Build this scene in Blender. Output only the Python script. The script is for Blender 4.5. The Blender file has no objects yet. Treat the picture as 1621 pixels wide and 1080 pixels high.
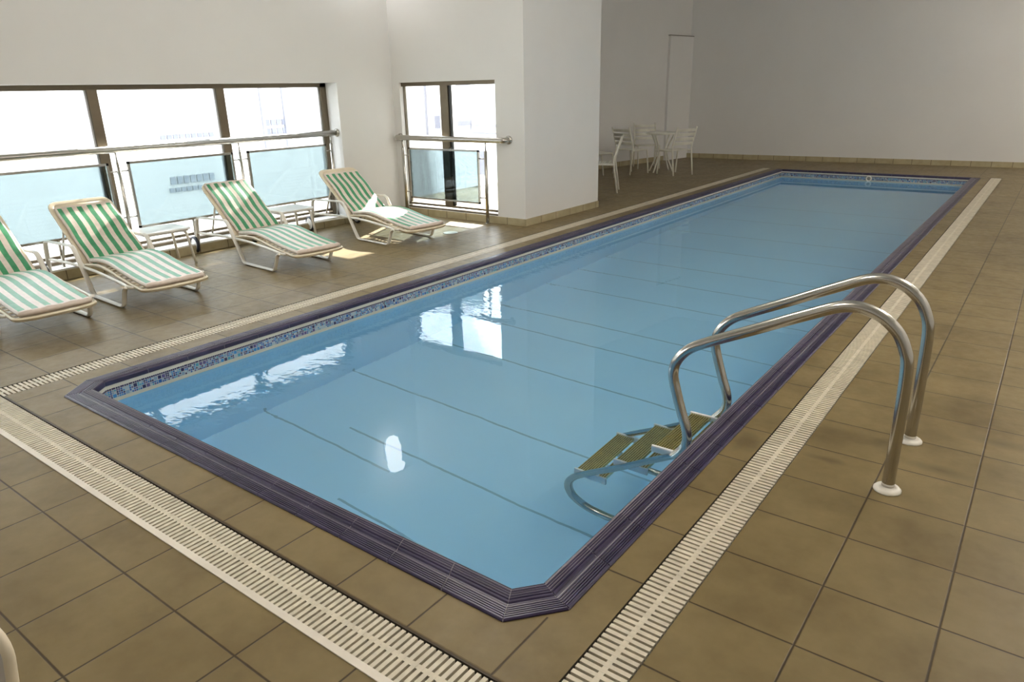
import bpy, math, random
from mathutils import Vector, Matrix, Quaternion

sc = bpy.context.scene
col = sc.collection
rnd = random.Random(7)
PI = math.pi

# ------------------------------------------------------------------ helpers
class MB:
    """collects verts / faces / uvs / material slots and links them as ONE mesh object"""
    def __init__(s):
        s.v = []; s.f = []; s.uv = []; s.mi = []; s.sm = []
    def face(s, idx, uv=None, mi=0, smooth=False):
        s.f.append(idx); s.uv.append(uv); s.mi.append(mi); s.sm.append(smooth)
    def poly(s, pts, uv=None, mi=0, smooth=False):
        b = len(s.v); s.v += [tuple(p) for p in pts]
        s.face(list(range(b, b+len(pts))), uv, mi, smooth)
    def box(s, x0, x1, y0, y1, z0, z1, mi=0):
        b = len(s.v)
        s.v += [(x0,y0,z0),(x1,y0,z0),(x1,y1,z0),(x0,y1,z0),(x0,y0,z1),(x1,y0,z1),(x1,y1,z1),(x0,y1,z1)]
        for q in ((0,3,2,1),(4,5,6,7),(0,1,5,4),(1,2,6,5),(2,3,7,6),(3,0,4,7)):
            s.face([b+i for i in q], None, mi)
    def prism(s, pts2, z0, z1, mi=0):
        """vertical prism over a CCW plan outline"""
        n = len(pts2); b = len(s.v)
        s.v += [(x,y,z0) for x,y in pts2] + [(x,y,z1) for x,y in pts2]
        s.face([b+n-1-i for i in range(n)], None, mi); s.face([b+n+i for i in range(n)], None, mi)
        for i in range(n):
            j = (i+1) % n
            s.face([b+i, b+j, b+n+j, b+n+i], None, mi)
    def sweep(s, path, sect, closed=False, up=None, cap=True, mi=0, smooth=True, uvw=None):
        """sweep a closed 2D section [(a,b)] along path; a = sideways, b = up"""
        P = [Vector(p) for p in path]; n = len(P); m = len(sect); b0 = len(s.v)
        T = []
        for i in range(n):
            if closed: t = P[(i+1) % n] - P[i-1]
            else: t = P[min(i+1, n-1)] - P[max(i-1, 0)]
            T.append(t.normalized())
        if up is None:
            ref = Vector((0,0,1)) if abs(T[0].z) < .9 else Vector((1,0,0))
            N = (ref - T[0]*ref.dot(T[0])).normalized(); Ns = [N]
            for i in range(1, n):
                q = T[i-1].rotation_difference(T[i]); N = q @ Ns[-1]
                N = (N - T[i]*N.dot(T[i])).normalized(); Ns.append(N)
        else:
            U = Vector(up); Ns = []
            for t in T:
                N = U - t*U.dot(t)
                Ns.append(N.normalized() if N.length > 1e-5 else (Ns[-1] if Ns else Vector((1,0,0))))
        L = 0; Ls = []
        for i in range(n):
            if i: L += (P[i]-P[i-1]).length
            Ls.append(L)
        for i in range(n):
            B = T[i].cross(Ns[i])
            for a, c in sect: s.v.append(tuple(P[i] + B*a + Ns[i]*c))
        for i in range(n if closed else n-1):
            i2 = (i+1) % n
            for k in range(m):
                k2 = (k+1) % m
                uv = None
                if uvw: uv = [(uvw[k],Ls[i]/Ls[-1]),(uvw[k2],Ls[i]/Ls[-1]),(uvw[k2],Ls[i2]/Ls[-1]),(uvw[k],Ls[i2]/Ls[-1])]
                s.face([b0+i*m+k, b0+i*m+k2, b0+i2*m+k2, b0+i2*m+k], uv, mi, smooth)
        if cap and not closed:
            uv0 = [(2.0,0) for k in range(m)] if uvw else None
            s.face([b0+m-1-k for k in range(m)], uv0[::-1] if uv0 else None, mi)
            s.face([b0+(n-1)*m+k for k in range(m)], uv0, mi)
    def tube(s, path, r, n=10, closed=False, cap=True, mi=0, ry=None, up=None):
        ry = r if ry is None else ry
        s.sweep(path, [(r*math.cos(2*PI*k/n), ry*math.sin(2*PI*k/n)) for k in range(n)], closed, up, cap, mi)
    def lathe(s, prof, c=(0,0,0), n=28, axis='z', mi=0, smooth=True, cap=True):
        """revolve [(r,h)] about an axis through c"""
        b0 = len(s.v); m = len(prof)
        for i in range(n):
            a = 2*PI*i/n; ca, sa = math.cos(a), math.sin(a)
            for r, h in prof:
                if axis == 'z': q = (r*ca, r*sa, h)
                elif axis == 'y': q = (r*sa, h, r*ca)
                else: q = (h, r*ca, r*sa)
                s.v.append((c[0]+q[0], c[1]+q[1], c[2]+q[2]))
        for i in range(n):
            j = (i+1) % n
            for k in range(m-1):
                s.face([b0+i*m+k, b0+j*m+k, b0+j*m+k+1, b0+i*m+k+1], None, mi, smooth)
        if cap and prof[0][0] > 1e-6: s.face([b0+i*m for i in range(n)][::-1], None, mi)
        if cap and prof[-1][0] > 1e-6: s.face([b0+i*m+m-1 for i in range(n)], None, mi)
    def build(s, name, mats, parent=None, bevel=0, smooth=None):
        me = bpy.data.meshes.new(name)
        me.from_pydata(s.v, [], s.f)
        if not isinstance(mats, (list, tuple)): mats = [mats]
        for m in mats: me.materials.append(m)
        for p, mi, sm in zip(me.polygons, s.mi, s.sm):
            p.material_index = mi; p.use_smooth = sm if smooth is None else smooth
        if any(u is not None for u in s.uv):
            L = me.uv_layers.new(name='UVMap').data
            for p, u in zip(me.polygons, s.uv):
                if u:
                    for k, li in enumerate(p.loop_indices): L[li].uv = u[k]
        me.validate(); me.update()
        o = bpy.data.objects.new(name, me); col.objects.link(o)
        if parent: o.parent = parent
        if bevel:
            bv = o.modifiers.new('soft', 'BEVEL'); bv.width = bevel; bv.segments = 2; bv.limit_method = 'ANGLE'
        return o

def fillet(pts, r, n=6, closed=False):
    P = [Vector(p) for p in pts]; out = []
    N = len(P)
    for i in range(N):
        if not closed and i in (0, N-1):
            out.append(P[i]); continue
        a, b, c = P[i-1], P[i], P[(i+1) % N]
        rr = r[i] if isinstance(r, (list, tuple)) else r
        d1 = (a-b); d2 = (c-b)
        t = min(rr, d1.length*.48, d2.length*.48)
        if t < 1e-4: out.append(b); continue
        p0 = b + d1.normalized()*t; p2 = b + d2.normalized()*t
        for k in range(n+1):
            u = k/n
            out.append(p0*(1-u)**2 + b*2*u*(1-u) + p2*u*u)
    return out

def catmull(pts, sub=5):
    P = [Vector(p) for p in pts]; out = []
    for i in range(len(P)-1):
        p0 = P[max(i-1,0)]; p1 = P[i]; p2 = P[i+1]; p3 = P[min(i+2,len(P)-1)]
        for k in range(sub):
            t = k/sub
            out.append(.5*((2*p1)+(p2-p0)*t+(2*p0-5*p1+4*p2-p3)*t*t+(3*p1-p0-3*p2+p3)*t**3))
    out.append(P[-1]); return out

def tag(o, label=None, cat=None, group=None, kind=None):
    if label: o['label'] = label
    if cat: o['category'] = cat
    if group: o['group'] = group
    if kind: o['kind'] = kind
    return o
def empty(name, loc=(0,0,0), rz=0):
    o = bpy.data.objects.new(name, None); col.objects.link(o)
    o.location = loc; o.rotation_euler = (0,0,rz); o.empty_display_size = .1
    return o
def copy_tree(o, parent=None):
    c = o.copy(); col.objects.link(c)
    if parent: c.parent = parent
    for ch in list(o.children): copy_tree(ch, c)
    return c
def struct(o, label, cat): return tag(o, label, cat, None, 'structure')

# ------------------------------------------------------------------ materials
class NT:
    def __init__(s, name):
        s.m = bpy.data.materials.new(name); s.m.use_nodes = True
        s.t = s.m.node_tree; s.t.nodes.clear()
        s.out = s.n('ShaderNodeOutputMaterial')
    def n(s, typ, **kw):
        nd = s.t.nodes.new(typ)
        for k, v in kw.items(): setattr(nd, k, v)
        return nd
    def l(s, a, b): s.t.links.new(a, b)
    def math(s, op, a, b=None, c=None):
        nd = s.n('ShaderNodeMath', operation=op)
        for i, v in enumerate((a, b, c)):
            if v is None: continue
            if isinstance(v, (int, float)): nd.inputs[i].default_value = v
            else: s.l(v, nd.inputs[i])
        return nd.outputs[0]
    def mix(s, f, a, b):
        nd = s.n('ShaderNodeMix', data_type='RGBA')
        for i, v in ((0, f), (6, a), (7, b)):
            if isinstance(v, (int, float)): nd.inputs[i].default_value = v
            elif isinstance(v, tuple): nd.inputs[i].default_value = (*v, 1) if len(v) == 3 else v
            else: s.l(v, nd.inputs[i])
        return nd.outputs[2]
    def noise(s, vec, scale, detail=3, rough=.55):
        nd = s.n('ShaderNodeTexNoise'); nd.inputs['Scale'].default_value = scale
        nd.inputs['Detail'].default_value = detail; nd.inputs['Roughness'].default_value = rough
        if vec is not None: s.l(vec, nd.inputs['Vector'])
        return nd.outputs['Fac']
    def ramp(s, fac, stops, interp='LINEAR'):
        nd = s.n('ShaderNodeValToRGB'); nd.color_ramp.interpolation = interp
        e = nd.color_ramp.elements
        while len(e) < len(stops): e.new(.5)
        for el, (p, c) in zip(e, stops):
            el.position = p; el.color = (*c, 1)
        s.l(fac, nd.inputs[0]); return nd.outputs[0]
    def bsdf(s, colr, rough=.5, metal=0, spec=.5, **kw):
        b = s.n('ShaderNodeBsdfPrincipled')
        for k, v in (('Base Color', colr), ('Roughness', rough), ('Metallic', metal), ('Specular IOR Level', spec)):
            if isinstance(v, tuple): b.inputs[k].default_value = (*v, 1)
            elif isinstance(v, (int, float)): b.inputs[k].default_value = v
            else: s.l(v, b.inputs[k])
        for k, v in kw.items(): b.inputs[k.replace('_', ' ')].default_value = v
        s.l(b.outputs[0], s.out.inputs[0]); s.b = b
        return b
    def bump(s, h, strength=.2, dist=.01):
        bp = s.n('ShaderNodeBump'); bp.inputs['Strength'].default_value = strength
        bp.inputs['Distance'].default_value = dist; s.l(h, bp.inputs['Height'])
        s.l(bp.outputs[0], s.b.inputs['Normal'])
    def pos(s): return s.n('ShaderNodeNewGeometry').outputs['Position']
    def objc(s): return s.n('ShaderNodeTexCoord').outputs['Object']
    def xyz(s, v):
        nd = s.n('ShaderNodeSeparateXYZ'); s.l(v, nd.inputs[0]); return nd.outputs
    def uv(s): return s.n('ShaderNodeTexCoord').outputs['UV']

def plain(name, c, rough=.5, metal=0, spec=.5, var=.06, scale=6, bump=0):
    t = NT(name); o = t.objc(); nz = t.noise(o, scale, 4)
    lo = tuple(x*(1-var*2) for x in c); hi = tuple(min(1, x*(1+var)) for x in c)
    t.bsdf(t.ramp(nz, [(.3, lo), (.7, hi)]), rough, metal, spec)
    if bump: t.bump(t.noise(o, scale*12, 2), bump, .004)
    return t.m

def m_wall(name, c):
    t = NT(name); o = t.objc()
    a = t.noise(o, .8, 4); b = t.noise(o, 7, 3)
    c1 = t.ramp(a, [(.3, tuple(x*.955 for x in c)), (.7, c)])
    t.bsdf(t.mix(t.math('MULTIPLY', b, .10), c1, tuple(x*.8 for x in c)), .75, 0, .3)
    t.bump(t.noise(o, 60, 3), .06, .004)
    return t.m

def m_tiles():
    """stone tiles: UV counts tiles, joints on the whole numbers"""
    t = NT('beige_stone_tile'); x, y, _ = t.xyz(t.uv())
    fx = t.math('FRACT', x); fy = t.math('FRACT', y)
    ex = t.math('MINIMUM', fx, t.math('SUBTRACT', 1, fx)); ey = t.math('MINIMUM', fy, t.math('SUBTRACT', 1, fy))
    p = t.pos()
    wob = t.math('MULTIPLY', t.math('SUBTRACT', t.noise(p, 25, 2), .5), .006)
    e = t.math('ADD', t.math('MINIMUM', ex, ey), wob)
    mr = t.n('ShaderNodeMapRange'); mr.inputs[1].default_value = .0055; mr.inputs[2].default_value = .0150
    t.l(e, mr.inputs[0]); face = mr.outputs[0]
    cb = t.n('ShaderNodeCombineXYZ'); t.l(t.math('FLOOR', x), cb.inputs[0]); t.l(t.math('FLOOR', y), cb.inputs[1])
    wn = t.n('ShaderNodeTexWhiteNoise', noise_dimensions='2D'); t.l(cb.outputs[0], wn.inputs[0])
    big = t.noise(p, 2.2, 5, .62); fine = t.noise(p, 14, 5, .65)
    c1 = t.ramp(big, [(.3, (.135,.097,.040)), (.5, (.20,.150,.067)), (.72, (.255,.194,.092))])
    c2 = t.mix(t.math('MULTIPLY', fine, .42), c1, (.115,.083,.037))
    c3 = t.mix(t.math('MULTIPLY', wn.outputs[0], .24), c2, (.235,.178,.085))
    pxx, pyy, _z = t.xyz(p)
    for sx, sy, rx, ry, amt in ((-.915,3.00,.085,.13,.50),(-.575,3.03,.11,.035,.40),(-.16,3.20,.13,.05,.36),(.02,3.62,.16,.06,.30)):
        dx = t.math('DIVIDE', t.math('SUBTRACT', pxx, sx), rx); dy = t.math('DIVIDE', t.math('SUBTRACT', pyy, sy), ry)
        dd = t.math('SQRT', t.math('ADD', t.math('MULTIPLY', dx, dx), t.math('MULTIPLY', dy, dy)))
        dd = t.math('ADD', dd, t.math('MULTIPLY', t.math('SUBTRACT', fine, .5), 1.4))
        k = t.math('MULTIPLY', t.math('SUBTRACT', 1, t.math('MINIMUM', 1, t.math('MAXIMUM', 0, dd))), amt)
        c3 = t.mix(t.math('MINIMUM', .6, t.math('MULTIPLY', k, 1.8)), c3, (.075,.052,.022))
    colr = t.mix(face, (.05,.034,.016), c3)
    rg = t.ramp(fine, [(.3, (.34,)*3), (.7, (.48,)*3)])
    t.bsdf(colr, .5, 0, .22); t.l(rg, t.b.inputs['Roughness'])
    hh = t.math('ADD', face, t.math('MULTIPLY', fine, .12)); t.bump(hh, .35, .003)
    return t.m

def m_skirt(axis):
    t = NT('skirting_tile'); q = t.xyz(t.pos()); p = t.pos()
    f = t.math('FRACT', t.math('DIVIDE', q[axis], .33))
    e = t.math('MINIMUM', f, t.math('SUBTRACT', 1, f))
    j = t.math('LESS_THAN', e, .012)
    c = t.ramp(t.noise(p, 6, 4), [(.3, (.34,.29,.17)), (.7, (.45,.39,.25))])
    t.bsdf(t.mix(j, c, (.11,.085,.05)), .45, 0, .4)
    return t.m

def m_coping():
    t = NT('violet_glazed_coping'); p = t.pos()
    c = t.ramp(t.noise(p, 9, 4), [(.3, (.020,.014,.044)), (.55, (.032,.023,.068)), (.75, (.052,.039,.092))])
    t.bsdf(c, .33, 0, .55); t.bump(t.noise(p, 90, 2), .12, .002)
    return t.m

POOL_LINES = [(2.25,-3.0,-2.02), (2.62,-4.2,-2.95), (2.83,-3.55,-1.1), (3.45,-4.2,-1.1), (4.305,-4.2,-1.1), (4.94,-4.2,-1.1), (5.365,-4.2,-1.1),
              (6.2,-4.2,-1.1), (6.85,-4.2,-1.1), (7.5,-4.2,-1.1), (8.4,-4.2,-1.1), (9.3,-4.2,-1.1), (10.4,-4.2,-1.1), (11.6,-4.2,-1.1)]
def m_basin():
    t = NT('pool_basin_blue'); p = t.pos(); x, y, z = t.xyz(p)
    wob = t.math('MULTIPLY', t.math('SUBTRACT', t.noise(p, 3, 3), .5), .035)
    yy = t.math('ADD', y, wob)
    mask = None
    for ly, xa, xb in POOL_LINES:
        d = t.math('ABSOLUTE', t.math('SUBTRACT', yy, ly))
        k = t.math('LESS_THAN', d, .0085)
        k = t.math('MULTIPLY', k, t.math('MULTIPLY', t.math('GREATER_THAN', x, xa), t.math('LESS_THAN', x, xb)))
        mask = k if mask is None else t.math('MAXIMUM', mask, k)
    mask = t.math('MULTIPLY', mask, t.math('LESS_THAN', z, -1.15))
    blue = t.ramp(t.noise(p, 1.1, 4), [(.3, (.42,.73,.96)), (.7, (.46,.77,.98))])
    c = t.mix(t.math('MULTIPLY', mask, .5), blue, (.05,.16,.24))
    up = t.math('GREATER_THAN', z, -.128)
    c = t.mix(up, c, (.62,.60,.52))
    t.bsdf(c, .5, 0, .3)
    return t.m

def m_mosaic():
    t = NT('blue_glass_mosaic'); u, v, _ = t.xyz(t.uv())
    def cells(sz, seed):
        a = t.math('DIVIDE', u, sz); b = t.math('DIVIDE', v, sz)
        cb = t.n('ShaderNodeCombineXYZ'); t.l(t.math('FLOOR', a), cb.inputs[0]); t.l(t.math('FLOOR', b), cb.inputs[1]); cb.inputs[2].default_value = seed
        wn = t.n('ShaderNodeTexWhiteNoise', noise_dimensions='3D'); t.l(cb.outputs[0], wn.inputs[0])
        fa = t.math('FRACT', a); fb = t.math('FRACT', b)
        ed = t.math('MINIMUM', t.math('MINIMUM', fa, t.math('SUBTRACT', 1, fa)), t.math('MINIMUM', fb, t.math('SUBTRACT', 1, fb)))
        return wn.outputs[0], ed
    w1, e1 = cells(.0125, 1.5); w2, e2 = cells(.025, 7.5); pick, _e = cells(.025, 3.5)
    stops = [(0, (.028,.03,.10)), (.16, (.03,.11,.33)), (.34, (.05,.22,.50)), (.5, (.20,.30,.42)), (.66, (.10,.09,.22)), (.78, (.33,.42,.50)), (.9, (.07,.28,.40))]
    c1 = t.ramp(w1, stops, 'CONSTANT'); c2 = t.ramp(w2, stops, 'CONSTANT')
    big = t.math('GREATER_THAN', pick, .62)
    c = t.mix(big, c1, c2)
    e = t.math('ADD', t.math('MULTIPLY', e1, t.math('SUBTRACT', 1, big)), t.math('MULTIPLY', e2, big))
    # top course of small dark squares, pale course at the water line
    top = t.math('GREATER_THAN', v, .0500)
    c = t.mix(top, c, (.035,.03,.09))
    g = t.math('LESS_THAN', e, .085)
    c = t.mix(g, c, (.42,.44,.44))
    low = t.math('LESS_THAN', v, -.0000)
    c = t.mix(low, c, (.50,.50,.42))
    t.bsdf(c, .22, 0, .5)
    return t.m

def m_water():
    t = NT('pool_water')
    g = t.n('ShaderNodeBsdfGlass'); g.inputs['Color'].default_value = (.93,.985,1,1)
    g.inputs['Roughness'].default_value = 0; g.inputs['IOR'].default_value = 1.333
    p = t.pos()
    mp = t.n('ShaderNodeMapping'); t.l(p, mp.inputs[0]); mp.inputs['Rotation'].default_value = (0,0,.5); mp.inputs['Scale'].default_value = (1,1.7,1)
    n1 = t.noise(mp.outputs[0], 11, 2, .5); n2 = t.noise(p, 1.1, 1)
    px, py, _z = t.xyz(p)
    wx = t.math('ADD', px, t.math('MULTIPLY', t.math('SUBTRACT', t.noise(p, 1.6, 2), .5), 1.1))
    mr = t.n('ShaderNodeMapRange'); t.l(wx, mr.inputs[0])
    for k, v in ((1,-3.15),(2,-3.75),(3,.05),(4,1.0)): mr.inputs[k].default_value = v
    patch = t.math('MULTIPLY', mr.outputs[0], t.math('LESS_THAN', py, 7.0))
    h = t.math('ADD', t.math('MULTIPLY', t.math('MULTIPLY', n1, .0017), patch), t.math('MULTIPLY', n2, .0016))
    bp = t.n('ShaderNodeBump'); bp.inputs['Strength'].default_value = 1; bp.inputs['Distance'].default_value = 1
    t.l(h, bp.inputs['Height']); t.l(bp.outputs[0], g.inputs['Normal'])
    t.l(g.outputs[0], t.out.inputs[0])
    return t.m

def m_glass(name, c, f0=.5):
    t = NT(name)
    tr = t.n('ShaderNodeBsdfTransparent'); tr.inputs[0].default_value = (*c, 1)
    gl = t.n('ShaderNodeBsdfGlossy'); gl.inputs['Roughness'].default_value = .02
    fr = t.n('ShaderNodeFresnel'); fr.inputs[0].default_value = 1.45
    k = t.math('MULTIPLY', fr.outputs[0], f0)
    mx = t.n('ShaderNodeMixShader'); t.l(k, mx.inputs[0]); t.l(tr.outputs[0], mx.inputs[1]); t.l(gl.outputs[0], mx.inputs[2])
    t.l(mx.outputs[0], t.out.inputs[0])
    return t.m

def m_stripes():
    t = NT('green_striped_fabric'); u, v, _ = t.xyz(t.uv()); o = t.objc()
    wob = t.math('MULTIPLY', t.math('SUBTRACT', t.noise(o, 9, 2), .5), .012)
    s = t.math('FRACT', t.math('MULTIPLY', t.math('SUBTRACT', t.math('ADD', u, wob), .03), 5.8))
    gmask = t.math('LESS_THAN', s, .5)
    inside = t.math('MULTIPLY', t.math('MULTIPLY', t.math('GREATER_THAN', u, .03), t.math('LESS_THAN', u, .97)), t.math('LESS_THAN', v, .972))
    gmask = t.math('MULTIPLY', gmask, inside)
    nz = t.noise(o, 30, 3)
    white = t.ramp(nz, [(.3, (.66,.56,.49)), (.7, (.76,.66,.58))])
    green = t.ramp(nz, [(.3, (.030,.235,.095)), (.7, (.05,.31,.135))])
    t.bsdf(t.mix(gmask, white, green), .42, 0, .5)
    t.b.inputs['Coat Weight'].default_value = .25; t.b.inputs['Coat Roughness'].default_value = .3
    h = t.math('ADD', t.math('MULTIPLY', t.noise(o, 14, 2), .8), t.math('MULTIPLY', t.noise(o, 240, 1), .12))
    t.bump(h, .35, .012)
    return t.m

def m_steel(name, c=(.55,.53,.49), rough=.16):
    t = NT(name); o = t.objc()
    t.bsdf(t.ramp(t.noise(o, 12, 3), [(.3, tuple(x*.9 for x in c)), (.7, c)]), rough, 1, .5)
    return t.m
def m_emit(name, c, s):
    t = NT(name); e = t.n('ShaderNodeEmission'); e.inputs[0].default_value = (*c, 1); e.inputs[1].default_value = s
    t.l(e.outputs[0], t.out.inputs[0]); return t.m

M = dict(
    wall=m_wall('white_wall_paint', (.745,.74,.725)), ceil=m_wall('ceiling_paint', (.78,.77,.74)),
    tile=m_tiles(), skx=m_skirt(0), sky=m_skirt(1),
    coping=m_coping(), grout=plain('coping_grout', (.30,.28,.30), .8),
    basin=m_basin(), mosaic=m_mosaic(), water=m_water(),
    grate=plain('cream_grate_plastic', (.62,.56,.44), .45, var=.08, scale=20), gtrim=plain('grate_edge_trim', (.72,.66,.57), .4),
    channel=plain('drain_channel', (.05,.042,.03), .8),
    steel=m_steel('polished_steel'), rsteel=m_steel('brushed_rail_steel', (.50,.48,.44), .27),
    flange=plain('white_flange_plastic', (.80,.76,.68), .35),
    tread=m_steel('ribbed_tread_metal', (.80,.74,.46), .24), cap=plain('white_tread_cap', (.82,.82,.84), .4),
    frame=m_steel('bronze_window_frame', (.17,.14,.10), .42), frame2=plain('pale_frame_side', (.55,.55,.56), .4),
    glass=m_glass('window_glass', (.97,.985,.985), .6), pglass=m_glass('tinted_panel_glass', (.47,.525,.535), .5),
    cream=plain('cream_lounger_plastic', (.74,.65,.49), .38, var=.05), lwhite=plain('white_lounger_tube', (.80,.77,.70), .33, var=.04),
    fabric=m_stripes(), backing=plain('cushion_backing', (.70,.60,.48), .7),
    tyre=plain('black_tyre', (.02,.025,.04), .55), hub=plain('white_wheel', (.80,.79,.77), .35),
    table=plain('white_table_plastic', (.82,.81,.79), .3, var=.03),
    alu=plain('pale_chair_tube', (.78,.77,.68), .38, spec=.6),
    pgrey=plain('lilac_grey_plastic', (.52,.48,.45), .5), black=plain('black_plastic', (.015,.015,.015), .45),
    facade=m_wall('pale_facade_render', (.64,.60,.57)), facade2=plain('lilac_facade_panel', (.165,.16,.185), .8), fwin=plain('facade_window', (.145,.143,.172), .5, spec=.2), fpale=plain('pale_facade_window', (.34,.34,.36), .6, spec=.2), facade3=m_wall('white_facade_render', (.92,.90,.88)),
    terrace=plain('white_terrace', (.60,.61,.60), .8),
    lamp=m_emit('lamp_glow', (1,.97,.95), 6.5), lampbody=plain('white_lamp_body', (.85,.85,.85), .4),
    warm=m_emit('warm_diffuser', (1,.925,.83), 26.0),
    drain=m_steel('drain_steel', (.35,.35,.33), .4),
)

# ------------------------------------------------------------------ pool outline
COP_W = .14
OUT = [(-4.19,1.40), (-1.12,1.40), (-.98,1.565), (-.98,14.36), (-4.33,14.36), (-4.33,1.575)]
def miters(poly):
    n = len(poly); res = []
    for i in range(n):
        a = Vector(poly[i-1]); b = Vector(poly[i]); c = Vector(poly[(i+1) % n])
        d1 = (b-a).normalized(); d2 = (c-b).normalized()
        n1 = Vector((-d1.y, d1.x)); n2 = Vector((-d2.y, d2.x))
        m = (n1+n2).normalized(); m = m/ m.dot(n1)
        res.append(m)
    return res
MIT = miters(OUT)
def inset(w): return [tuple(Vector(p)+m*w) for p, m in zip(OUT, MIT)]

# ------------------------------------------------------------------ floor
XW = -7.12           # left wall face
YS = 6.95            # small window wall face
WL = [(-7.62,11.8), (-6.95,15.95), (2.6,16.62)]   # far left wall and back wall line
fl = MB()
def quad(x0, x1, y0, y1, ox, tx, oy, ty):
    fl.poly([(x0,y0,0),(x1,y0,0),(x1,y1,0),(x0,y1,0)], [((x-ox)/tx,(y-oy)/ty) for x, y in ((x0,y0),(x1,y0),(x1,y1),(x0,y1))])
quad(-.69, 2.7, 1.03, 16.8, -.3628, .335, 2.145, .3239)
quad(-8.0, -4.65, -3.3, 16.8, -4.65, .3335, 1.5074, .3369)
quad(-4.65, 2.7, -3.3, 1.03, -3.341, .3318, .8302, .335)
quad(-4.49, -.85, 1.205, 1.50, -3.341, .3318, 1.205, .9)
quad(-1.06, -.85, 1.50, 14.5, -1.3, .9, 2.146, .331)
quad(-4.49, -4.25, 1.50, 14.5, -4.7, .9, 1.516, .331)
quad(-4.65, -.69, 14.5, 16.8, -3.341, .3318, 14.5, .331)
quad(-4.25, -1.06, 14.29, 14.5, -3.341, .3318, 14.17, .331)
_i = inset(.132); _o = inset(-1.2)
for k in range(len(OUT)):
    j = (k+1) % len(OUT)
    fl.poly([(*_o[k],-.12), (*_o[j],-.12), (*_i[j],-.12), (*_i[k],-.12)], [(.5,.5)]*4)
struct(fl.build('floor', M['tile']), 'beige stone tiled floor around the pool', 'floor')

# ------------------------------------------------------------------ overflow grates
def grate(name, label, x0, x1, y0, y1, along, trim=False):
    root = empty(name, ((x0+x1)/2, (y0+y1)/2, -.09)); ox, oy, oz = root.location
    tag(root, label, 'drain grate', 'overflow gratings around the pool')
    s = MB(); pitch = .02475; w = .0152; z0, z1 = -.016, -.0008
    L = (y1-y0) if along == 'y' else (x1-x0); n = int(L/pitch)
    for i in range(n):
        a = i*pitch + .004
        if along == 'y': s.box(x0-ox+.006, x1-ox-.006, y0-oy+a, y0-oy+a+w, z0-oz, z1-oz)
        else: s.box(x0-ox+a, x0-ox+a+w, y0-oy+.006, y1-oy-.006, z0-oz, z1-oz)
    s.build('slats', M['grate'], root)
    sp = MB()
    if along == 'y': sp.box(-.009, .009, y0-oy, y1-oy, z0-.004-oz, -.0012-oz)
    else: sp.box(x0-ox, x1-ox, -.009, .009, z0-.004-oz, -.0012-oz)
    sp.build('spine', M['grate'], root)
    ch = MB(); X0, X1, Y0, Y1, D = x0-ox, x1-ox, y0-oy, y1-oy, -oz
    ch.poly([(X0,Y0,.0),(X1,Y0,0),(X1,Y1,0),(X0,Y1,0)])
    for a, b in (((X0,Y0),(X1,Y0)),((X1,Y0),(X1,Y1)),((X1,Y1),(X0,Y1)),((X0,Y1),(X0,Y0))):
        ch.poly([(*a,0),(*a,D),(*b,D),(*b,0)])
    ch.build('channel', M['channel'], root)
    if trim:
        t = MB(); t.box(X0, X1, Y0-.022, Y0+.004, D-.004, D+.004); t.build('edge_trim', M['gtrim'], root)
    return root
grate('overflow_grate', 'cream slotted overflow grate with pale edge strip, along the short near pool end', -4.65, -.85, 1.03, 1.205, 'x', True)
grate('overflow_grate', 'cream slotted overflow grate running along the ladder side of the pool', -.85, -.69, 1.03, 14.5, 'y')
grate('overflow_grate', 'cream slotted overflow grate between the sun loungers and the pool', -4.65, -4.49, 1.205, 14.5, 'y')

# ------------------------------------------------------------------ pool coping
prof = [(0,-.012), (0,.005), (.004,.009)]
w = .006
while w < .060:
    prof += [(w,.0095), (w+.005,.0095), (w+.006,.0055), (w+.0082,.0055)]; w += .009
prof += [(.0625,.0075), (.066,.0045), (.072,.0045), (.076,.0095)]
w = .078
while w < .118:
    h = .0095 + .0065*math.sin(min(1, (w-.076)/.05)*PI/2)
    prof += [(w,h), (w+.005,h+.0012), (w+.006,h-.0024), (w+.0078,h-.0018)]; w += .009
prof += [(.126,.0165), (.131,.0135), (.1335,.007), (.1335,-.018)]
cop = MB(); gr = MB()
def cpoint(i, t, w, z):
    a = Vector(OUT[i])+MIT[i]*w; j = (i+1) % len(OUT); b = Vector(OUT[j])+MIT[j]*w
    q = a.lerp(b, t); return (q.x, q.y, z)
for i in range(len(OUT)):
    a = Vector(OUT[i]); b = Vector(OUT[(i+1) % len(OUT)]); L = (b-a).length
    cuts = [0.0]
    n = max(1, round(L/.262)); pit = L/n
    cuts = [k/n for k in range(n+1)]
    g = .0016/L
    for k in range(n):
        t0 = cuts[k]+g; t1 = cuts[k+1]-g
        for p in range(len(prof)-1):
            (w0,z0), (w1,z1) = prof[p], prof[p+1]
            cop.poly([cpoint(i,t0,w0,z0), cpoint(i,t1,w0,z0), cpoint(i,t1,w1,z1), cpoint(i,t0,w1,z1)])
        for tt in (t0, t1):
            cop.poly([cpoint(i,tt,w0,z0) for w0, z0 in prof])
    gp = [(.001,-.012),(.001,.004),(.060,.0068),(.066,.0036),(.072,.0036),(.100,.0125),(.124,.0148),(.1322,.006),(.1322,-.018)]
    for (w0,z0), (w1,z1) in zip(gp[:-1], gp[1:]):
        gr.poly([cpoint(i,0,w0,z0), cpoint(i,1,w0,z0), cpoint(i,1,w1,z1), cpoint(i,0,w1,z1)])
co = cop.build('pool_coping', M['coping']); struct(co, 'ribbed dark violet coping stones edging the pool', 'pool edge')
gr.build('coping_grout', M['grout'], co)

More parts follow.
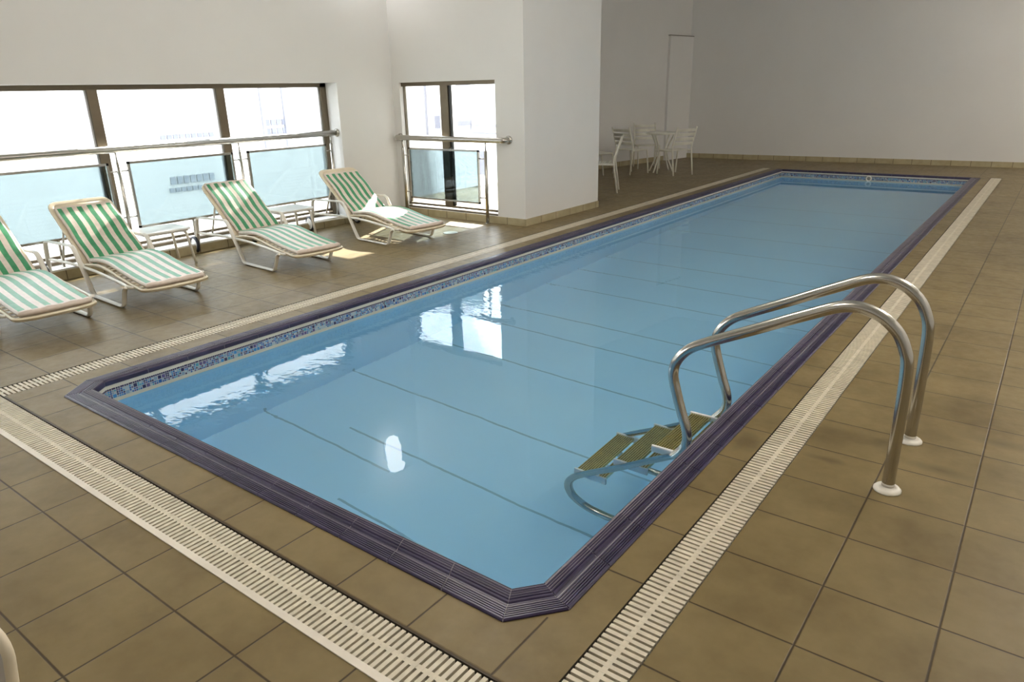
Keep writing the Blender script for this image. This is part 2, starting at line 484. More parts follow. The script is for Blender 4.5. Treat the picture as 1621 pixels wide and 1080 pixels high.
# ------------------------------------------------------------------ basin
IN = inset(.1305); bs = MB(); nI = len(IN)
bs.poly([(x,y,-1.2) for x, y in IN])
for i in range(nI):
    a, b = IN[i], IN[(i+1) % nI]
    bs.poly([(*a,-1.2), (*a,-.004), (*b,-.004), (*b,-1.2)])
bo = bs.build('pool_basin', M['basin']); struct(bo, 'light blue pool basin with a pale rim above the water', 'pool')
mz = MB(); I2 = inset(.133); run = 0
for i in range(nI):
    a, b = I2[i], I2[(i+1) % nI]; L = (Vector(b)-Vector(a)).length
    mz.poly([(*a,-.127), (*a,-.040), (*b,-.040), (*b,-.127)], [(run,-.022), (run,.062), (run+L,.062), (run+L,-.022)]); run += L
mz.build('mosaic_band', M['mosaic'], bo)

ZW = -.125
wt = MB(); I3 = inset(.131)
wt.poly([(x,y,ZW) for x, y in I3])
wo = wt.build('pool_water', M['water']); tag(wo, 'calm clear blue pool water reflecting the windows', 'water', None, 'stuff')

# wall inlet at the far end
r = empty('pool_inlet', (-2.661,14.226,-.078)); tag(r, 'small round white water inlet in the mosaic at the far pool end', 'pool inlet')
b = MB(); b.lathe([(.050,0),(.050,-.010),(.042,-.015),(.030,-.013),(.028,-.005)], axis='y', n=24, cap=False); b.build('ring', M['flange'], r)
b = MB(); b.lathe([(.028,-.004),(.016,-.012),(.0,-.012)], axis='y', n=20); b.build('nozzle', M['drain'], r)
# floor drain
r = empty('floor_drain', (-5.523,6.156,0)); tag(r, 'round grey floor drain beside the foot of the lounger by the small window', 'drain')
b = MB(); b.lathe([(.085,0),(.085,.004),(.075,.005)], n=24); b.build('rim', M['drain'], r)
b = MB()
for k in range(-3,4):
    h = math.sqrt(.074**2-(k*.02)**2); b.box(k*.02-.006, k*.02+.006, -h, h, .0005, .0045)
b.build('cover', M['drain'], r)

# ------------------------------------------------------------------ room shell
HC = 3.62
def wall(name, label, f):
    b = MB(); f(b); o = b.build(name, M['wall']); struct(o, label, 'wall'); return o
Z1 = 1.685; ZL = .10
def f_left(b):
    b.box(XW-.28, XW, -3.3, 6.03, -.05, ZL)          # low upstand with the ledge
    b.box(XW-.28, XW, -3.3, 6.03, Z1, HC)            # wall above the windows
    b.box(XW-.28, XW, 6.03, YS+.25, -.05, HC)        # pier
wall('wall_left', 'white wall above and beside the long low window', f_left)
def f_small(b):
    b.box(XW, -6.99, YS, YS+.10, -.05, HC)
    b.box(-6.99, -5.43, YS, YS+.25, -.05, .085)
    b.box(-6.99, -5.43, YS, YS+.25, 1.675, HC)
    b.box(-5.43, -5.01, YS, YS+.25, -.05, HC)
    b.box(-5.30, -5.01, YS+.25, 8.66, -.05, HC)
wall('wall_front', 'white wall with the small window and the projecting pillar', f_small)
def f_nook(b):
    b.prism([(-5.30,8.66), (-5.36,8.56), (-7.72,11.72), (-7.62,11.8)][::-1], -.05, HC)
    b.prism([(-7.62,11.8), (-7.72,11.8), (-7.05,15.98), (-6.95,15.95)][::-1], -.05, HC)
wall('wall_nook', 'dim white side wall of the far seating corner', f_nook)
wall('wall_back', 'plain white end wall beyond the pool', lambda b: b.prism([(-7.05,15.945), (2.9,16.64), (2.9,16.84), (-7.05,16.15)], -.05, HC))
wall('wall_right', 'white side wall', lambda b: b.box(2.6, 2.8, -3.3, 16.75, -.05, HC))
wall('wall_rear', 'white wall behind the near end', lambda b: b.box(XW-.28, 2.8, -3.5, -3.3, -.05, HC))
b = MB(); b.box(XW-.9, 2.9, -3.5, 16.9, HC, HC+.2); struct(b.build('ceiling', M['ceil']), 'flat white ceiling', 'ceiling')
# boxed pipe chase in the far corner
b = MB()
d = (Vector(WL[1])-Vector(WL[0])).normalized(); nrm = Vector((d.y,-d.x))
A0 = Vector(WL[1])-d*.86; A1 = Vector(WL[1])+d*.02
b.prism([tuple(A0), tuple(A0+nrm*.055), tuple(A1+nrm*.055), tuple(A1)], 0, 2.57)
struct(b.build('trim_1', M['wall']), 'shallow white boxed duct in the far corner behind the table', 'trim')
b = MB(); b.prism([tuple(A0-d*.012), tuple(A0-d*.012+nrm*.067), tuple(A1+nrm*.067), tuple(A1)], 2.57, 2.585)  # shadow line on top of the duct, put in as a dark-coloured strip
struct(b.build('trim_2', plain('shadow_line_strip', (.22,.21,.18), .7)), 'thin dark strip painting the shadow line on the boxed duct', 'trim')

def base(name, label, pts, mat, h=.085, th=.014):
    b = MB()
    for (x0,y0), (x1,y1) in zip(pts[:-1], pts[1:]):
        dd = Vector((x1-x0, y1-y0)).normalized(); nn = Vector((dd.y,-dd.x))*th
        b.prism([(x0,y0), (x0+nn.x,y0+nn.y), (x1+nn.x,y1+nn.y), (x1,y1)], 0, h)
    struct(b.build(name, mat), label, 'baseboard')
base('baseboard_left', 'beige tile skirting under the long window', [(XW,-3.3),(XW,YS)], M['sky'])
base('baseboard_front', 'beige tile skirting under the small window', [(XW,YS),(-5.0,YS)], M['skx'])
base('baseboard_pillar', 'beige tile skirting along the pool side of the pillar', [(-5.01,YS-.014),(-5.01,8.66)], M['sky'])
base('baseboard_nook', 'beige tile skirting of the far seating corner', [(-7.62,11.8),(-6.95,15.95)], M['sky'], .1)
base('baseboard_back', 'beige tile skirting along the end wall', [(-6.95,15.95),(2.6,16.618)], M['skx'], .1)
base('baseboard_right', 'beige tile skirting on the side wall', [(2.6,16.6),(2.6,-3.3)], M['sky'], .1)

# ------------------------------------------------------------------ windows
XF = -7.36
win = empty('window_1', (XF,2,ZL)); tag(win, 'long low bronze framed window band behind the loungers', 'window', None, 'structure')
def wbox(b, x0,x1,y0,y1,z0,z1): b.box(x0-XF,x1-XF,y0-2,y1-2,z0-ZL,z1-ZL)
b = MB(); wbox(b, XF-.05, XF+.03, -3.2, 6.03, 1.637, Z1); wbox(b, XF-.05, XF+.035, -3.2, 6.03, ZL, .128); wbox(b, XF-.05, XF+.02, -3.2, 6.03, .150, .178)
wbox(b, XF-.05, XF+.03, 5.945, 6.03, ZL, Z1); wbox(b, XF-.05, XF+.03, -3.2, -3.1, ZL, Z1)
b.build('window_frame', M['frame'], win)
MUL = [-1.97, -.66, .655, 1.965, 3.29, 4.605]
for y in MUL:
    b = MB(); wbox(b, XF-.05, XF+.03, y-.046, y+.046, .178, 1.637); mo = b.build('mullion', M['frame'], win)
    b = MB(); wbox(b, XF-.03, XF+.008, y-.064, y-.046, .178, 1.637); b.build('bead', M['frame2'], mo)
edges = [-3.1]+MUL+[5.945]
for a, c in zip(edges[:-1], edges[1:]):
    b = MB(); wbox(b, XF-.012, XF-.006, a+.03, c-.03, .17, 1.645); b.build('pane', M['glass'], win)
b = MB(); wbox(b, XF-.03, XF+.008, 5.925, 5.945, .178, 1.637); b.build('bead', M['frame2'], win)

YF = YS+.06
win2 = empty('window_2', (-6.2,YF,.085)); tag(win2, 'small bronze framed sliding window beside the pillar', 'window', None, 'structure')
def w2(b, x0,x1,y0,y1,z0,z1): b.box(x0+6.2,x1+6.2,y0-YF,y1-YF,z0-.085,z1-.085)
b = MB(); w2(b,-6.99,-5.43,YF-.03,YF+.05,1.628,1.675); w2(b,-6.99,-5.43,YF-.035,YF+.05,.085,.104); w2(b,-6.99,-5.43,YF-.02,YF+.05,.125,.152)
w2(b,-6.99,-6.978,YF+.0,YF+.04,.152,1.628)
b.build('window_frame', M['frame'], win2)
b = MB(); w2(b,-6.325,-6.195,YF-.03,YF+.05,.152,1.628); mo = b.build('mullion', M['frame'], win2)
b = MB(); w2(b,-6.195,-6.175,YF-.015,YF+.02,.152,1.628); b.build('bead', M['black'], mo)
for a, c in ((-6.978,-6.325),(-6.195,-5.43)):
    b = MB(); w2(b,a,c,YF+.006,YF+.012,.152,1.63); b.build('pane', M['glass'], win2)
b = MB(); b.tube([(.03,-.03,.80),(.03,-.075,.80),(.03,-.075,.45),(.03,-.03,.45)], .008, 8); b.build('window_handle', M['black'], win2)

# ------------------------------------------------------------------ railings
def railing_left():
    X = -7.2; r = empty('window_railing', (X,3,ZL)); tag(r, 'long steel handrail with pale glass panels on the ledge of the long window', 'railing')
    q = lambda y, z, x=0: (x, y-3, z-ZL)
    b = MB(); b.tube([q(-3.2,1.105), q(6.0,1.105)], .034, 16); b.build('handrail', M['rsteel'], r)
    b = MB(); b.lathe([(.05,3.03),(.05,3.02),(.036,3.0)], c=(0,0,1.105-ZL), axis='y', n=20); b.build('wall_flange', M['rsteel'], r)
    posts = [-1.95,-.63,.69,2.01,3.33,4.65,5.92]
    for y in posts:
        b = MB(); b.tube([q(y,ZL), q(y,.985)], .019, 12); b.tube([q(y,.98), q(y,1.08)], .008, 8); b.lathe([(.032,0),(.032,.006),(.02,.01)], c=q(y,ZL), n=16)
        b.build('post', M['rsteel'], r)
    for a, c in zip(posts[:-1], posts[1:]):
        y0, y1 = a+.10, c-.10; z0, z1 = .352, .972
        b = MB(); t = .011
        for p0, p1 in (((y0,z0),(y1,z0)),((y1,z0),(y1,z1)),((y1,z1),(y0,z1)),((y0,z1),(y0,z0))):
            lo = (min(p0[0],p1[0])-t, min(p0[1],p1[1])-t); hi = (max(p0[0],p1[0])+t, max(p0[1],p1[1])+t)
            b.box(-.012,.012,lo[0]-3,hi[0]-3,lo[1]-ZL,hi[1]-ZL)
        for zz in (.46,.90):
            b.tube([q(a,zz),q(y0,zz)], .007, 8); b.tube([q(y1,zz),q(c,zz)], .007, 8)
        pf = b.build('panel_frame', M['rsteel'], r)
        g = MB(); g.box(-.004,.004,y0-3,y1-3,z0-ZL,z1-ZL); g.build('glass_panel', M['pglass'], pf)
        ym = (y0+y1)/2
        b = MB(); b.tube([q(ym,ZL), q(ym,z0)], .014, 10); b.lathe([(.026,0),(.026,.006),(.015,.01)], c=q(ym,ZL), n=14); b.build('panel_foot', M['rsteel'], pf)
railing_left()
def railing_small():
    Y = 6.865; r = empty('window_railing', (-6.2,Y,0)); tag(r, 'short steel handrail with one pale glass panel in front of the small window', 'railing')
    q = lambda x, z, y=0: (x+6.2, y, z)
    b = MB(); b.tube(fillet([q(-7.03,1.0,.085), q(-7.03,1.0), q(-5.24,.998), q(-5.24,.998,.085)], .05), .034, 16); b.build('handrail', M['rsteel'], r)
    for x in (-7.03,-5.24):
        b = MB(); b.lathe([(.05,.085),(.05,.075),(.036,.06)], c=(x+6.2,0,1.0), axis='y', n=20); b.build('wall_flange', M['rsteel'], r)
    for x in (-6.915,-5.53):
        b = MB(); b.tube([q(x,0), q(x,.875)], .021, 14); b.tube([q(x,.87), q(x,.975)], .009, 8); b.lathe([(.036,0),(.036,.006),(.022,.01)], c=q(x,0), n=18)
        b.build('post', M['rsteel'], r)
    x0, x1, z0, z1, t = -6.80, -5.645, .243, .868, .011
    b = MB()
    for p0, p1 in (((x0,z0),(x1,z0)),((x1,z0),(x1,z1)),((x1,z1),(x0,z1)),((x0,z1),(x0,z0))):
        b.box(min(p0[0],p1[0])-t+6.2, max(p0[0],p1[0])+t+6.2, -.012,.012, min(p0[1],p1[1])-t, max(p0[1],p1[1])+t)
    for zz in (.31,.78):
        b.tube([q(-6.915,zz),q(x0,zz)], .007, 8); b.tube([q(x1,zz),q(-5.53,zz)], .007, 8)
    pf = b.build('panel_frame', M['rsteel'], r)
    g = MB(); g.box(x0+6.2,x1+6.2,-.004,.004,z0,z1); g.build('glass_panel', M['pglass'], pf)
railing_small()

# ------------------------------------------------------------------ pool ladder
def ladder():
    r = empty('pool_ladder', (-.311,3.16,0)); tag(r, 'polished steel pool ladder with curved handrails reaching into the water', 'pool ladder')
    pts = [(-.311,0),(-.311,.30),(-.316,.52),(-.333,.60),(-.375,.672),(-.455,.726),(-.56,.735),(-.70,.676),(-.91,.573),(-1.09,.486),(-1.185,.432),(-1.243,.362),(-1.258,.29),(-1.236,.200),(-1.205,.105),(-1.178,.03),(-1.172,-.035),(-1.200,-.098),(-1.335,-.25),(-1.53,-.468),(-1.735,-.675),(-1.805,-.765),(-1.832,-.85),(-1.815,-.935),(-1.765,-.992),(-1.675,-1.03),(-1.5,-1.04),(-1.13,-1.04)]
    for y in (2.906,3.419):
        b = MB(); b.tube(catmull([(x+.311,y-3.16,z) for x, z in pts], 5), .0240, 18); b.build('handrail', M['steel'], r)
        b = MB(); b.lathe([(.052,0),(.052,.006),(.046,.013),(.024,.020),(.0225,.012)], c=(0,y-3.16,0), n=28); b.build('flange', M['flange'], r)
    for (cx, cz) in ((-1.268,-.128),(-1.478,-.418),(-1.715,-.680)):
        x0 = cx-.092; b = MB(); n = 9; prf = []
        for k in range(n):
            a = x0+.012+k*.0125
            prf += [(a,-.007),(a+.0022,.005),(a+.0070,.005),(a+.0095,-.007)]
        top = [(x, z+.003) for x, z in prf]; bot = [(prf[-1][0],-.016),(prf[0][0],-.016)]
        sec = top+bot
        y0, y1 = 2.935-3.16, 3.39-3.16
        def ext(sec, dz):
            m = len(sec); b0 = len(b.v)
            for y in (y0,y1): b.v.extend([(x+.311,y,cz+z+dz) for x, z in sec])
            for k in range(m):
                k2 = (k+1) % m; b.face([b0+k,b0+m+k,b0+m+k2,b0+k2])
            b.face([b0+k for k in range(m)]); b.face([b0+2*m-1-k for k in range(m)])
        ext(sec, 0)
        prf2 = []
        for k in range(4):
            a = x0+.128+k*.0125
            prf2 += [(a,-.007),(a+.0022,.005),(a+.0070,.005),(a+.0095,-.007)]
        ext([(x,z+.003) for x, z in prf2]+[(prf2[-1][0],-.016),(prf2[0][0],-.016)], -.035)
        tr = b.build('tread', M['tread'], r)
        for y in (2.922-3.16, 3.392-3.16):
            c = MB(); c.box(x0+.311, x0+.196+.311, y, y+.014, cz-.055, cz+.012); c.build('end_cap', M['cap'], tr, bevel=.004)
ladder()

# ------------------------------------------------------------------ sun loungers
PS = [(-.73,.252),(-.65,.262),(-.54,.276),(-.42,.281),(-.28,.268),(-.10,.236),(.08,.208),(.19,.195),(.28,.189)]   # seat profile
HX, HZ = -.73, .252
TX, TZ = -1.325, .715                                                            # backrest top
BD = Vector((TX-HX,0,TZ-HZ)); BL = BD.length; BU = BD.normalized()
BN = Vector((-BU.z,0,BU.x)) if BU.x > 0 else Vector((BU.z,0,-BU.x))             # outward (front) normal
if BN.x < 0: BN = -BN
def seatz(x):
    for (a,b), (c,d) in zip(PS[:-1], PS[1:]):
        if a <= x <= c: return b+(d-b)*(x-a)/(c-a)
    return PS[-1][1]
def rrect(w, h, r=.45, n=4):
    """rounded rectangle section centred on 0"""
    rr = min(w,h)*r; out = []
    for cx, cy, a0 in ((w/2-rr,h/2-rr,0),(-w/2+rr,h/2-rr,90),(-w/2+rr,-h/2+rr,180),(w/2-rr,-h/2+rr,270)):
        for k in range(n+1):
            a = math.radians(a0+90*k/n); out.append((cx+rr*math.cos(a), cy+rr*math.sin(a)))
    return out
def cushion(path, width, th, up):
    b = MB(); sec = rrect(width, th, .48, 4)
    # more points across the top and bottom so that the stripes follow the cloth
    top = [s for s in sec]; full = []
    for i, s0 in enumerate(sec):
        s1 = sec[(i+1) % len(sec)]; full.append(s0)
        if abs(s1[0]-s0[0]) > .1:
            for k in range(1, 10):
                t = k/10; x = s0[0]+(s1[0]-s0[0])*t
                full.append((x, s0[1]+(s1[1]-s0[1])*t + (.004*math.sin(k*1.9) if s0[1] > 0 else 0)))
    uvw = [min(1,max(0,(-s0[0]/width)+.5)) if s0[1] > -th*.2 else 2.0 for s0 in full]
    P = [Vector(p) for p in path]; e0 = (P[0]-P[1]).normalized(); e1 = (P[-1]-P[-2]).normalized()
    b.sweep(P, full, up=up, uvw=uvw)
    return b
def make_lounger():
    root = empty('sun_lounger')
    for s in (-1, 1):
        y = .305*s
        b = MB()
        side = fillet([(-1.475,y,.085),(-1.42,y,.378),(-.79,y,.405),(-.55,y,.013),(0,y,.013),(.075,y,.170),(.12,y,.190)], [0,.06,.05,.035,.04,.03,0], 6)
        b.tube(side, .011, 12, ry=.0205, up=(0,1,0)); b.build('side_frame', M['lwhite'], root)
        b = MB(); yy = .292*s
        b.tube(catmull([(-1.45,yy,.205),(-1.05,yy,.228),(-.65,yy,.235),(-.35,yy,.228),(0,yy,.200),(.12,yy,.188),(.15,.262*s,.182)], 4), .0125, 10)
        b.build('seat_rail', M['lwhite'], root)
        wh = empty('wheel', (-1.48,.338*s,.088)); wh.parent = root
        b = MB(); b.lathe([(.0,.014*s),(.02,.016*s),(.03,.010*s),(.064,.012*s),(.070,.006*s),(.070,-.012*s),(.0,-.010*s)][::s], axis='y', n=28); b.build('hub', M['hub'], wh)
        b = MB(); b.lathe([(.068,.014),(.084,.012),(.088,.004),(.088,-.006),(.080,-.014),(.068,-.016)], axis='y', n=32, cap=False); b.build('tyre', M['tyre'], wh)
    b = MB(); b.tube([(-1.48,-.33,.088),(-1.48,.33,.088)], .009, 8); b.build('axle', M['lwhite'], root)
    # seat loop
    W = .255; b = MB()
    lp = [(x,-W,z-.012) for x, z in PS]; lp2 = [(x,W,z-.012) for x, z in PS][::-1]
    end = [(.315,-W+.05,.175),(.328,-.1,.173),(.328,.1,.173),(.315,W-.05,.175)]
    b.sweep(catmull(lp+end+lp2, 3), rrect(.030,.030,.5,3), up=(0,0,1)); b.build('seat_frame', M['cream'], root)
    b = MB()
    for k in range(15):
        x = -.69+k*.067; z = seatz(x)-.010
        dx = .02; zs = (seatz(x+dx)-seatz(x))
        b.sweep([(x+.02,-W,z),(x+.02,W,z)], rrect(.036,.007,.4,2), up=(-zs/dx if False else 0,0,1))
    b.build('seat_slats', M['cream'], root)
    # back frame: broad flat border with rounded top corners
    def bp(t, y, h=0): v = Vector((HX,0,HZ))+BU*(BL*t)+BN*h; return (v.x, y, v.z)
    W2 = .262
    lp = fillet([bp(-.02,-W2+.02,-.01), bp(.5,-W2+.02,-.01), bp(.975,-W2+.02,-.01), bp(.975,W2-.02,-.01), bp(.5,W2-.02,-.01), bp(-.02,W2-.02,-.01)], [0,0,.07,.07,0,0], 7)
    b = MB(); b.sweep(lp, rrect(.022,.046,.45,3) if False else rrect(.046,.022,.45,3), up=tuple(BN)); b.build('back_frame', M['cream'], root)
    b = MB()
    for k in range(10):
        t = .05+k*.093
        b.sweep([bp(t,-W2,-.008), bp(t,W2,-.008)], rrect(.04,.007,.4,2), up=tuple(BN))
    b.sweep([bp(.925,-W2+.03,-.008), bp(.925,W2-.03,-.008)], rrect(.075,.010,.4,2), up=tuple(BN))
    b.build('back_slats', M['cream'], root)
    for s in (-1, 1):
        b = MB(); b.tube([bp(.62,s*.235,-.02), (-1.24,s*.25,.215)], .009, 8); b.build('back_prop', M['lwhite'], root)
    # cushions
    sp = [(x,0,z+.022) for x, z in PS]; sp[0] = (PS[0][0]+.005,0,PS[0][1]+.022)
    cu = cushion(catmull(sp[:-1]+[(.30,0,.206)], 5), .47, .038, (0,0,1)); cu.build('seat_cushion', M['fabric'], root, smooth=True)
    path = [Vector(bp(t/10, 0, .022 + .006*math.sin(t*1.3))) for t in range(0, 10)] + [Vector(bp(.925,0,.02))]
    cu = cushion(catmull([tuple(p) for p in path], 3), .47, .034, tuple(BN)); bc = cu.build('back_cushion', M['fabric'], root, smooth=True)
    return root
L0 = make_lounger()
def place(o, x, y, a, label, slip):
    o.location = (x,y,0); o.rotation_euler = (0,0,math.radians(a))
    tag(o, label, 'sun lounger', 'striped sun loungers')
    for ch in o.children:
        if ch.name.startswith('back_cushion'):
            v = BU*slip; ch.location = (v.x, 0, v.z)
GL = [(-5.665,2.765,-2.5,'green striped sun lounger in front of the second window mullion, beside the cut-off lounger', -.045),
      (-5.665,1.89,-1.5,'green striped sun lounger cut off at the picture edge, foot frame showing below its cushion', -.03),
      (-5.64,4.155,-4.5,'green striped sun lounger between the two side tables, cushion reaching the backrest top', .03),
      (-5.585,5.56,-6.5,'green striped sun lounger nearest the small window, sunlit white seat cushion', -.04)]
for i, g in enumerate(GL):
    o = L0 if i == 0 else copy_tree(L0)
    place(o, *g)

# ------------------------------------------------------------------ side tables
def make_table():
    root = empty('side_table')
    b = MB(); n = 6
    def outline(w, d, r):
        out = []
        for cx, cy, a0 in ((d/2-r,w/2-r,0),(-d/2+r,w/2-r,90),(-d/2+r,-w/2+r,180),(d/2-r,-w/2+r,270)):
            for k in range(n+1):
                a = math.radians(a0+90*k/n); out.append((cx+r*math.cos(a), cy+r*math.sin(a)))
        return out
    b.prism(outline(.47,.40,.05), .338, .356); b.prism(outline(.43,.36,.04), .322, .338)
    b.build('table_top', M['table'], root, bevel=.004)
    for sx in (-1,1):
        for sy in (-1,1):
            b = MB(); b.tube(fillet([(sx*.13,sy*.14,.332),(sx*.155,sy*.185,.318),(sx*.175,sy*.225,0)], .04, 5), .0125, 10)
            b.build('leg', M['lwhite'], root)
    return root
T0 = make_table()
T0.location = (-6.90,3.46,0); T0.rotation_euler = (0,0,math.radians(-3))
tag(T0, 'low white plastic side table beside the lounger that is second along the window', 'side table', 'white side tables')
T1 = copy_tree(T0); T1.location = (-6.86,4.93,0); T1.rotation_euler = (0,0,math.radians(-4))
tag(T1, 'low white plastic side table next to the lounger nearest the small window', 'side table', 'white side tables')

# ------------------------------------------------------------------ garden chairs and bistro table
def make_chair():
    root = empty('garden_chair')
    for s in (-1,1):
        b = MB(); b.tube(fillet([(-.255,s*.215,0),(-.185,s*.215,.50),(-.31,s*.215,.86)], .05, 4), .0145, 8); b.build('rear_leg', M['alu'], root)
        b = MB(); b.tube(fillet([(.245,s*.215,0),(.20,s*.215,.445),(-.19,s*.215,.435)], .05, 4), .0145, 8); b.build('front_leg', M['alu'], root)
    b = MB()
    for k in range(6):
        x = -.15+k*.066; b.box(x-.026, x+.026, -.215, .215, .442, .455)
    b.build('seat', M['alu'], root, bevel=.003)
    b = MB()
    for k in range(4):
        t = (k+.75)/4.4; x = -.19-.12*t; z = .51+.345*t
        b.sweep([(x,-.215,z),(x,.215,z)], rrect(.014,.056,.35,2) if False else rrect(.056,.014,.35,2), up=(.94,0,.33))
    b.build('backrest', M['alu'], root)
    return root
C0 = make_chair()
CH = [(-5.75,10.06,205,'pale slatted metal chair just past the pillar, seen side-on'),
      (-6.53,12.52,75,'pale slatted metal chair at the pillar side of the bistro table'),
      (-6.72,13.55,-52,'pale slatted metal chair behind the bistro table, its seat hidden by the table'),
      (-5.74,12.75,152,'pale slatted metal chair at the pool side of the bistro table, back turned'),
      (-6.75,11.62,58,'pale slatted metal chair mostly hidden behind the side-on chair by the pillar')]
for i, (x, y, a, lab) in enumerate(CH):
    o = C0 if i == 0 else copy_tree(C0)
    o.location = (x,y,0); o.rotation_euler = (0,0,math.radians(a)); tag(o, lab, 'chair', 'slatted metal chairs round the bistro table')
root = empty('bistro_table', (-6.14,13.03,0), math.radians(38)); tag(root, 'small round pale metal bistro table among the slatted chairs', 'table')
b = MB(); b.lathe([(.0,.705),(.30,.705),(.312,.712),(.312,.728),(.30,.735),(.0,.735)], n=36); b.build('table_top', M['alu'], root)
for k in range(4):
    a = PI/4+k*PI/2; b = MB()
    b.tube(catmull([(.25*math.cos(a),.25*math.sin(a),.705),(.12*math.cos(a),.12*math.sin(a),.45),(.13*math.cos(a),.13*math.sin(a),.28),(.27*math.cos(a),.27*math.sin(a),0)], 4), .014, 8)
    b.build('leg', M['alu'], root)
b = MB(); b.lathe([(.115,-.012),(.13,0),(.115,.012),(.105,0),(.115,-.012)], c=(0,0,.40), n=24, cap=False); b.build('collar', M['alu'], root)

root = empty('plastic_chair', (-1.180,-.126,0), math.radians(-53)); tag(root, 'cream plastic armchair showing only a back corner, on the near floor tiles', 'chair')
def bk(y, z): return (-.20-.07*(z-.42)/.38 - .04*(1-(y/.23)**2), y, z)
b = MB(); nu, nv = 12, 24
def edge(v): return .23 if v < .85 else .23-.06+math.sqrt(max(0, .06**2-((v-.85)/.15*.06)**2))
for dx in (0, -.012):
    for i in range(nu):
        for j in range(nv):
            q = []
            for di, dj in ((0,0),(1,0),(1,1),(0,1)):
                v = (j+dj)/nv; y = (-1+2*(i+di)/nu)*edge(v); z = .42+.38*v; p_ = bk(y,z); q.append((p_[0]+dx,p_[1],p_[2]))
            b.poly(q if dx == 0 else q[::-1], smooth=True)
b.build('backrest', M['pgrey'], root)
b = MB()
rim = [bk(-edge(v/36), .42+.38*v/36) for v in range(37)]+[bk(edge(v/36), .42+.38*v/36) for v in range(36,-1,-1)]
b.tube([(x-.006,y,z) for x, y, z in rim], .0085, 10); b.build('back_rim', M['cream'], root)
b = MB()
b.prism([(.22,-.21),(.24,-.17),(.24,.17),(.22,.21),(-.22,.21),(-.22,-.21)], .405, .428); b.build('seat', M['cream'], root, bevel=.006)
for sy in (-1,1):
    b = MB(); b.tube([(-.19,sy*.2,.41),(-.26,sy*.225,0)], .02, 10, ry=.028); b.build('leg', M['cream'], root)
    b = MB(); b.tube([(.2,sy*.2,.41),(.235,sy*.225,0)], .02, 10, ry=.028); b.build('leg', M['cream'], root)
    b = MB(); b.tube(fillet([(-.245,sy*.235,.66),(.1,sy*.265,.645),(.2,sy*.25,.60),(.215,sy*.215,.42)], .06, 5), .011, 10, ry=.022, up=(0,1,0)); b.build('arm', M['cream'], root)

# ------------------------------------------------------------------ lamps
wl = empty('wall_lamp', (XW,6.3,2.85)); tag(wl, 'white glowing wall lamp high in the window corner, seen reflected in the water', 'lamp')
b = MB(); b.box(0,.03,-.06,.06,.1,.4); b.build('bracket', M['lampbody'], wl)
b = MB(); b.lathe([(.05,.02),(.09,.06),(.12,.22),(.11,.40),(.07,.46)], c=(.15,0,0), n=24); b.build('shade', M['lamp'], wl)
b = MB(); b.lathe([(.02,.46),(.13,.47),(.11,.56),(.02,.60)], c=(.15,.03,0), n=24); b.build('cap', M['lamp'], wl)

LP = [(.9,4.4), (-2.2,1.0), (1.9,14.2), (-3.4,4.0), (1.7,11.8), (.9,6.6)]
WHERE = ['the ladder end', 'the middle of the pool hall', 'the far half']
first = None
for i, (x, y) in enumerate(LP):
    if first is None:
        first = empty('ceiling_light', (x,y,HC))
        b = MB(); b.lathe([(.0,-.06),(.12,-.06),(.13,-.05),(.13,0)], n=28); b.build('base', M['lampbody'], first)
        b = MB(); R0 = .26; b.lathe([(R0*math.sin(PI*k/16), -.28-R0*math.cos(PI*k/16)) for k in range(1,16)][::-1] , n=32); b.build('globe', M['warm'], first)
        o = first
    else:
        o = copy_tree(first); o.location = (x,y,HC)
    tag(o, 'opal globe ceiling light above %s, %s row' % (WHERE[i//2], ('ladder side','pool side')[i % 2]), 'ceiling light', 'globe ceiling lights')

# ------------------------------------------------------------------ outside
b = MB(); b.box(-40, -7.6, -15, 45, -2.2, -2.0); struct(b.build('terrace', M['terrace']), 'bright white ground outside the windows', 'ground')
def building(name, label, x0, x1, y0, y1, z1, bands, wins, face, wm='facade'):
    r = empty(name, ((x0+x1)/2,(y0+y1)/2,-2)); ox, oy = r.location.x, r.location.y
    tag(r, label, 'building')
    b = MB(); b.box(x0-ox,x1-ox,y0-oy,y1-oy,0,z1+2); b.build('wall', M[wm], r)
    for (a, c, zz0, zz1) in bands:
        b = MB()
        if face == 'x': b.box(x1-ox,x1-ox+.06,a-oy,c-oy,zz0+2,zz1+2)
        else: b.box(a-ox,c-ox,y0-oy-.06,y0-oy,zz0+2,zz1+2)
        b.build('facade_panel', M['facade2'], r)
    for (a, c, zz0, zz1, n) in wins:
        st = (c-a)/n
        for k in range(n):
            b = MB(); p0 = a+k*st+st*.12; p1 = a+(k+1)*st-st*.12
            if face == 'x': b.box(x1-ox-.02,x1-ox+.03,p0-oy,p1-oy,zz0+2,zz1+2)
            else: b.box(p0-ox,p1-ox,y0-oy-.03,y0-oy+.02,zz0+2,zz1+2)
            b.build('window', M['fwin'] if zz0 > .1 else M['fpale'], r)
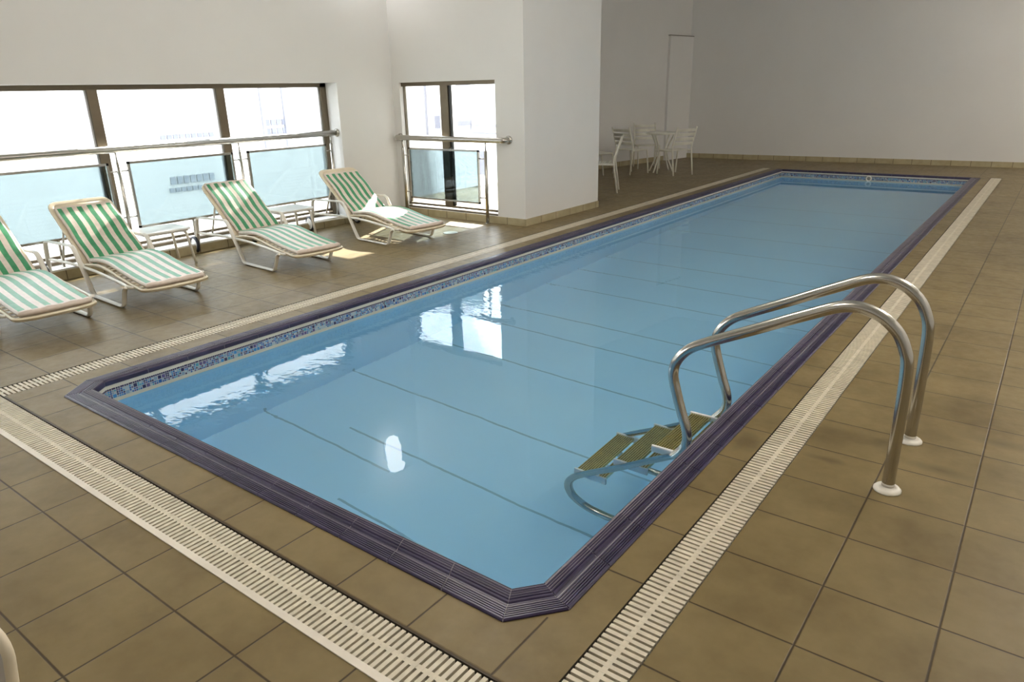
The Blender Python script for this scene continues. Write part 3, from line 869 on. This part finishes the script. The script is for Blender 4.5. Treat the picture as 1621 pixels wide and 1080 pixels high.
building('facade_building', 'pale building facade across from the long window', -20, -15.5, -8, 14.5, 6.2,
         [(10.72,10.80,.35,3),(11.35,11.5,.35,3)], [(10.78,11.42,.86,1.0,4),(10.78,11.42,.62,.80,4),(8.15,9.42,.70,.80,9),(8.2,9.28,-.25,-.09,7),(8.15,8.95,-.42,-.33,6)], 'x')
building('facade_building', 'pale building with lilac panels seen through the small window', -22, -11.2, 17.5, 22, 5.2,
         [(-16.49,-16.42,.2,3.5),(-15.14,-14.61,.42,3.5),(-14.57,-12.5,.52,.60),(-14.57,-12.5,.31,.36),(-14.4,-14.1,-.9,-.2)], [(-16.15,-15.86,.44,.84,1)], 'y', 'facade3')

# ------------------------------------------------------------------ world and sun
wd = bpy.data.worlds.new('sky'); sc.world = wd; wd.use_nodes = True
bg = wd.node_tree.nodes['Background']; bg.inputs[0].default_value = (.86,.93,1,1); bg.inputs[1].default_value = 8.0
sun = bpy.data.lights.new('sun', 'SUN'); sun.energy = 24; sun.angle = math.radians(.6); sun.color = (1,.95,.86)
so = bpy.data.objects.new('sun', sun); col.objects.link(so)
el = math.radians(30.5); dv = Vector((.41*math.cos(el), -.912*math.cos(el), -math.sin(el)))
so.rotation_euler = dv.to_track_quat('-Z','Y').to_euler()

# ------------------------------------------------------------------ camera
cam = bpy.data.cameras.new('camera'); co_ = bpy.data.objects.new('camera', cam); col.objects.link(co_)
R = Vector((0.8016989,0.5973622,-0.0209112)); U = Vector((-0.1832856,0.2789792,0.9426436)); F = Vector((-0.5689334,0.7518836,-0.3331452))
co_.matrix_world = Matrix(((R.x,U.x,-F.x,0),(R.y,U.y,-F.y,0),(R.z,U.z,-F.z,1.56),(0,0,0,1)))
cam.sensor_width = 36; cam.lens = 1125.945*36/1621; cam.clip_start = .05
sc.camera = co_

# ------------------------------------------------------------------ view
sc.view_settings.view_transform = 'Standard'; sc.view_settings.look = 'None'
sc.view_settings.exposure = 0.46; sc.view_settings.gamma = 1; sc.view_settings.use_curve_mapping = False
cy = sc.cycles
cy.use_denoising = True; cy.max_bounces = 12; cy.diffuse_bounces = 5; cy.glossy_bounces = 5; cy.transmission_bounces = 8; cy.transparent_max_bounces = 12
cy.caustics_reflective = True; cy.caustics_refractive = True; cy.sample_clamp_indirect = 8; cy.blur_glossy = .3
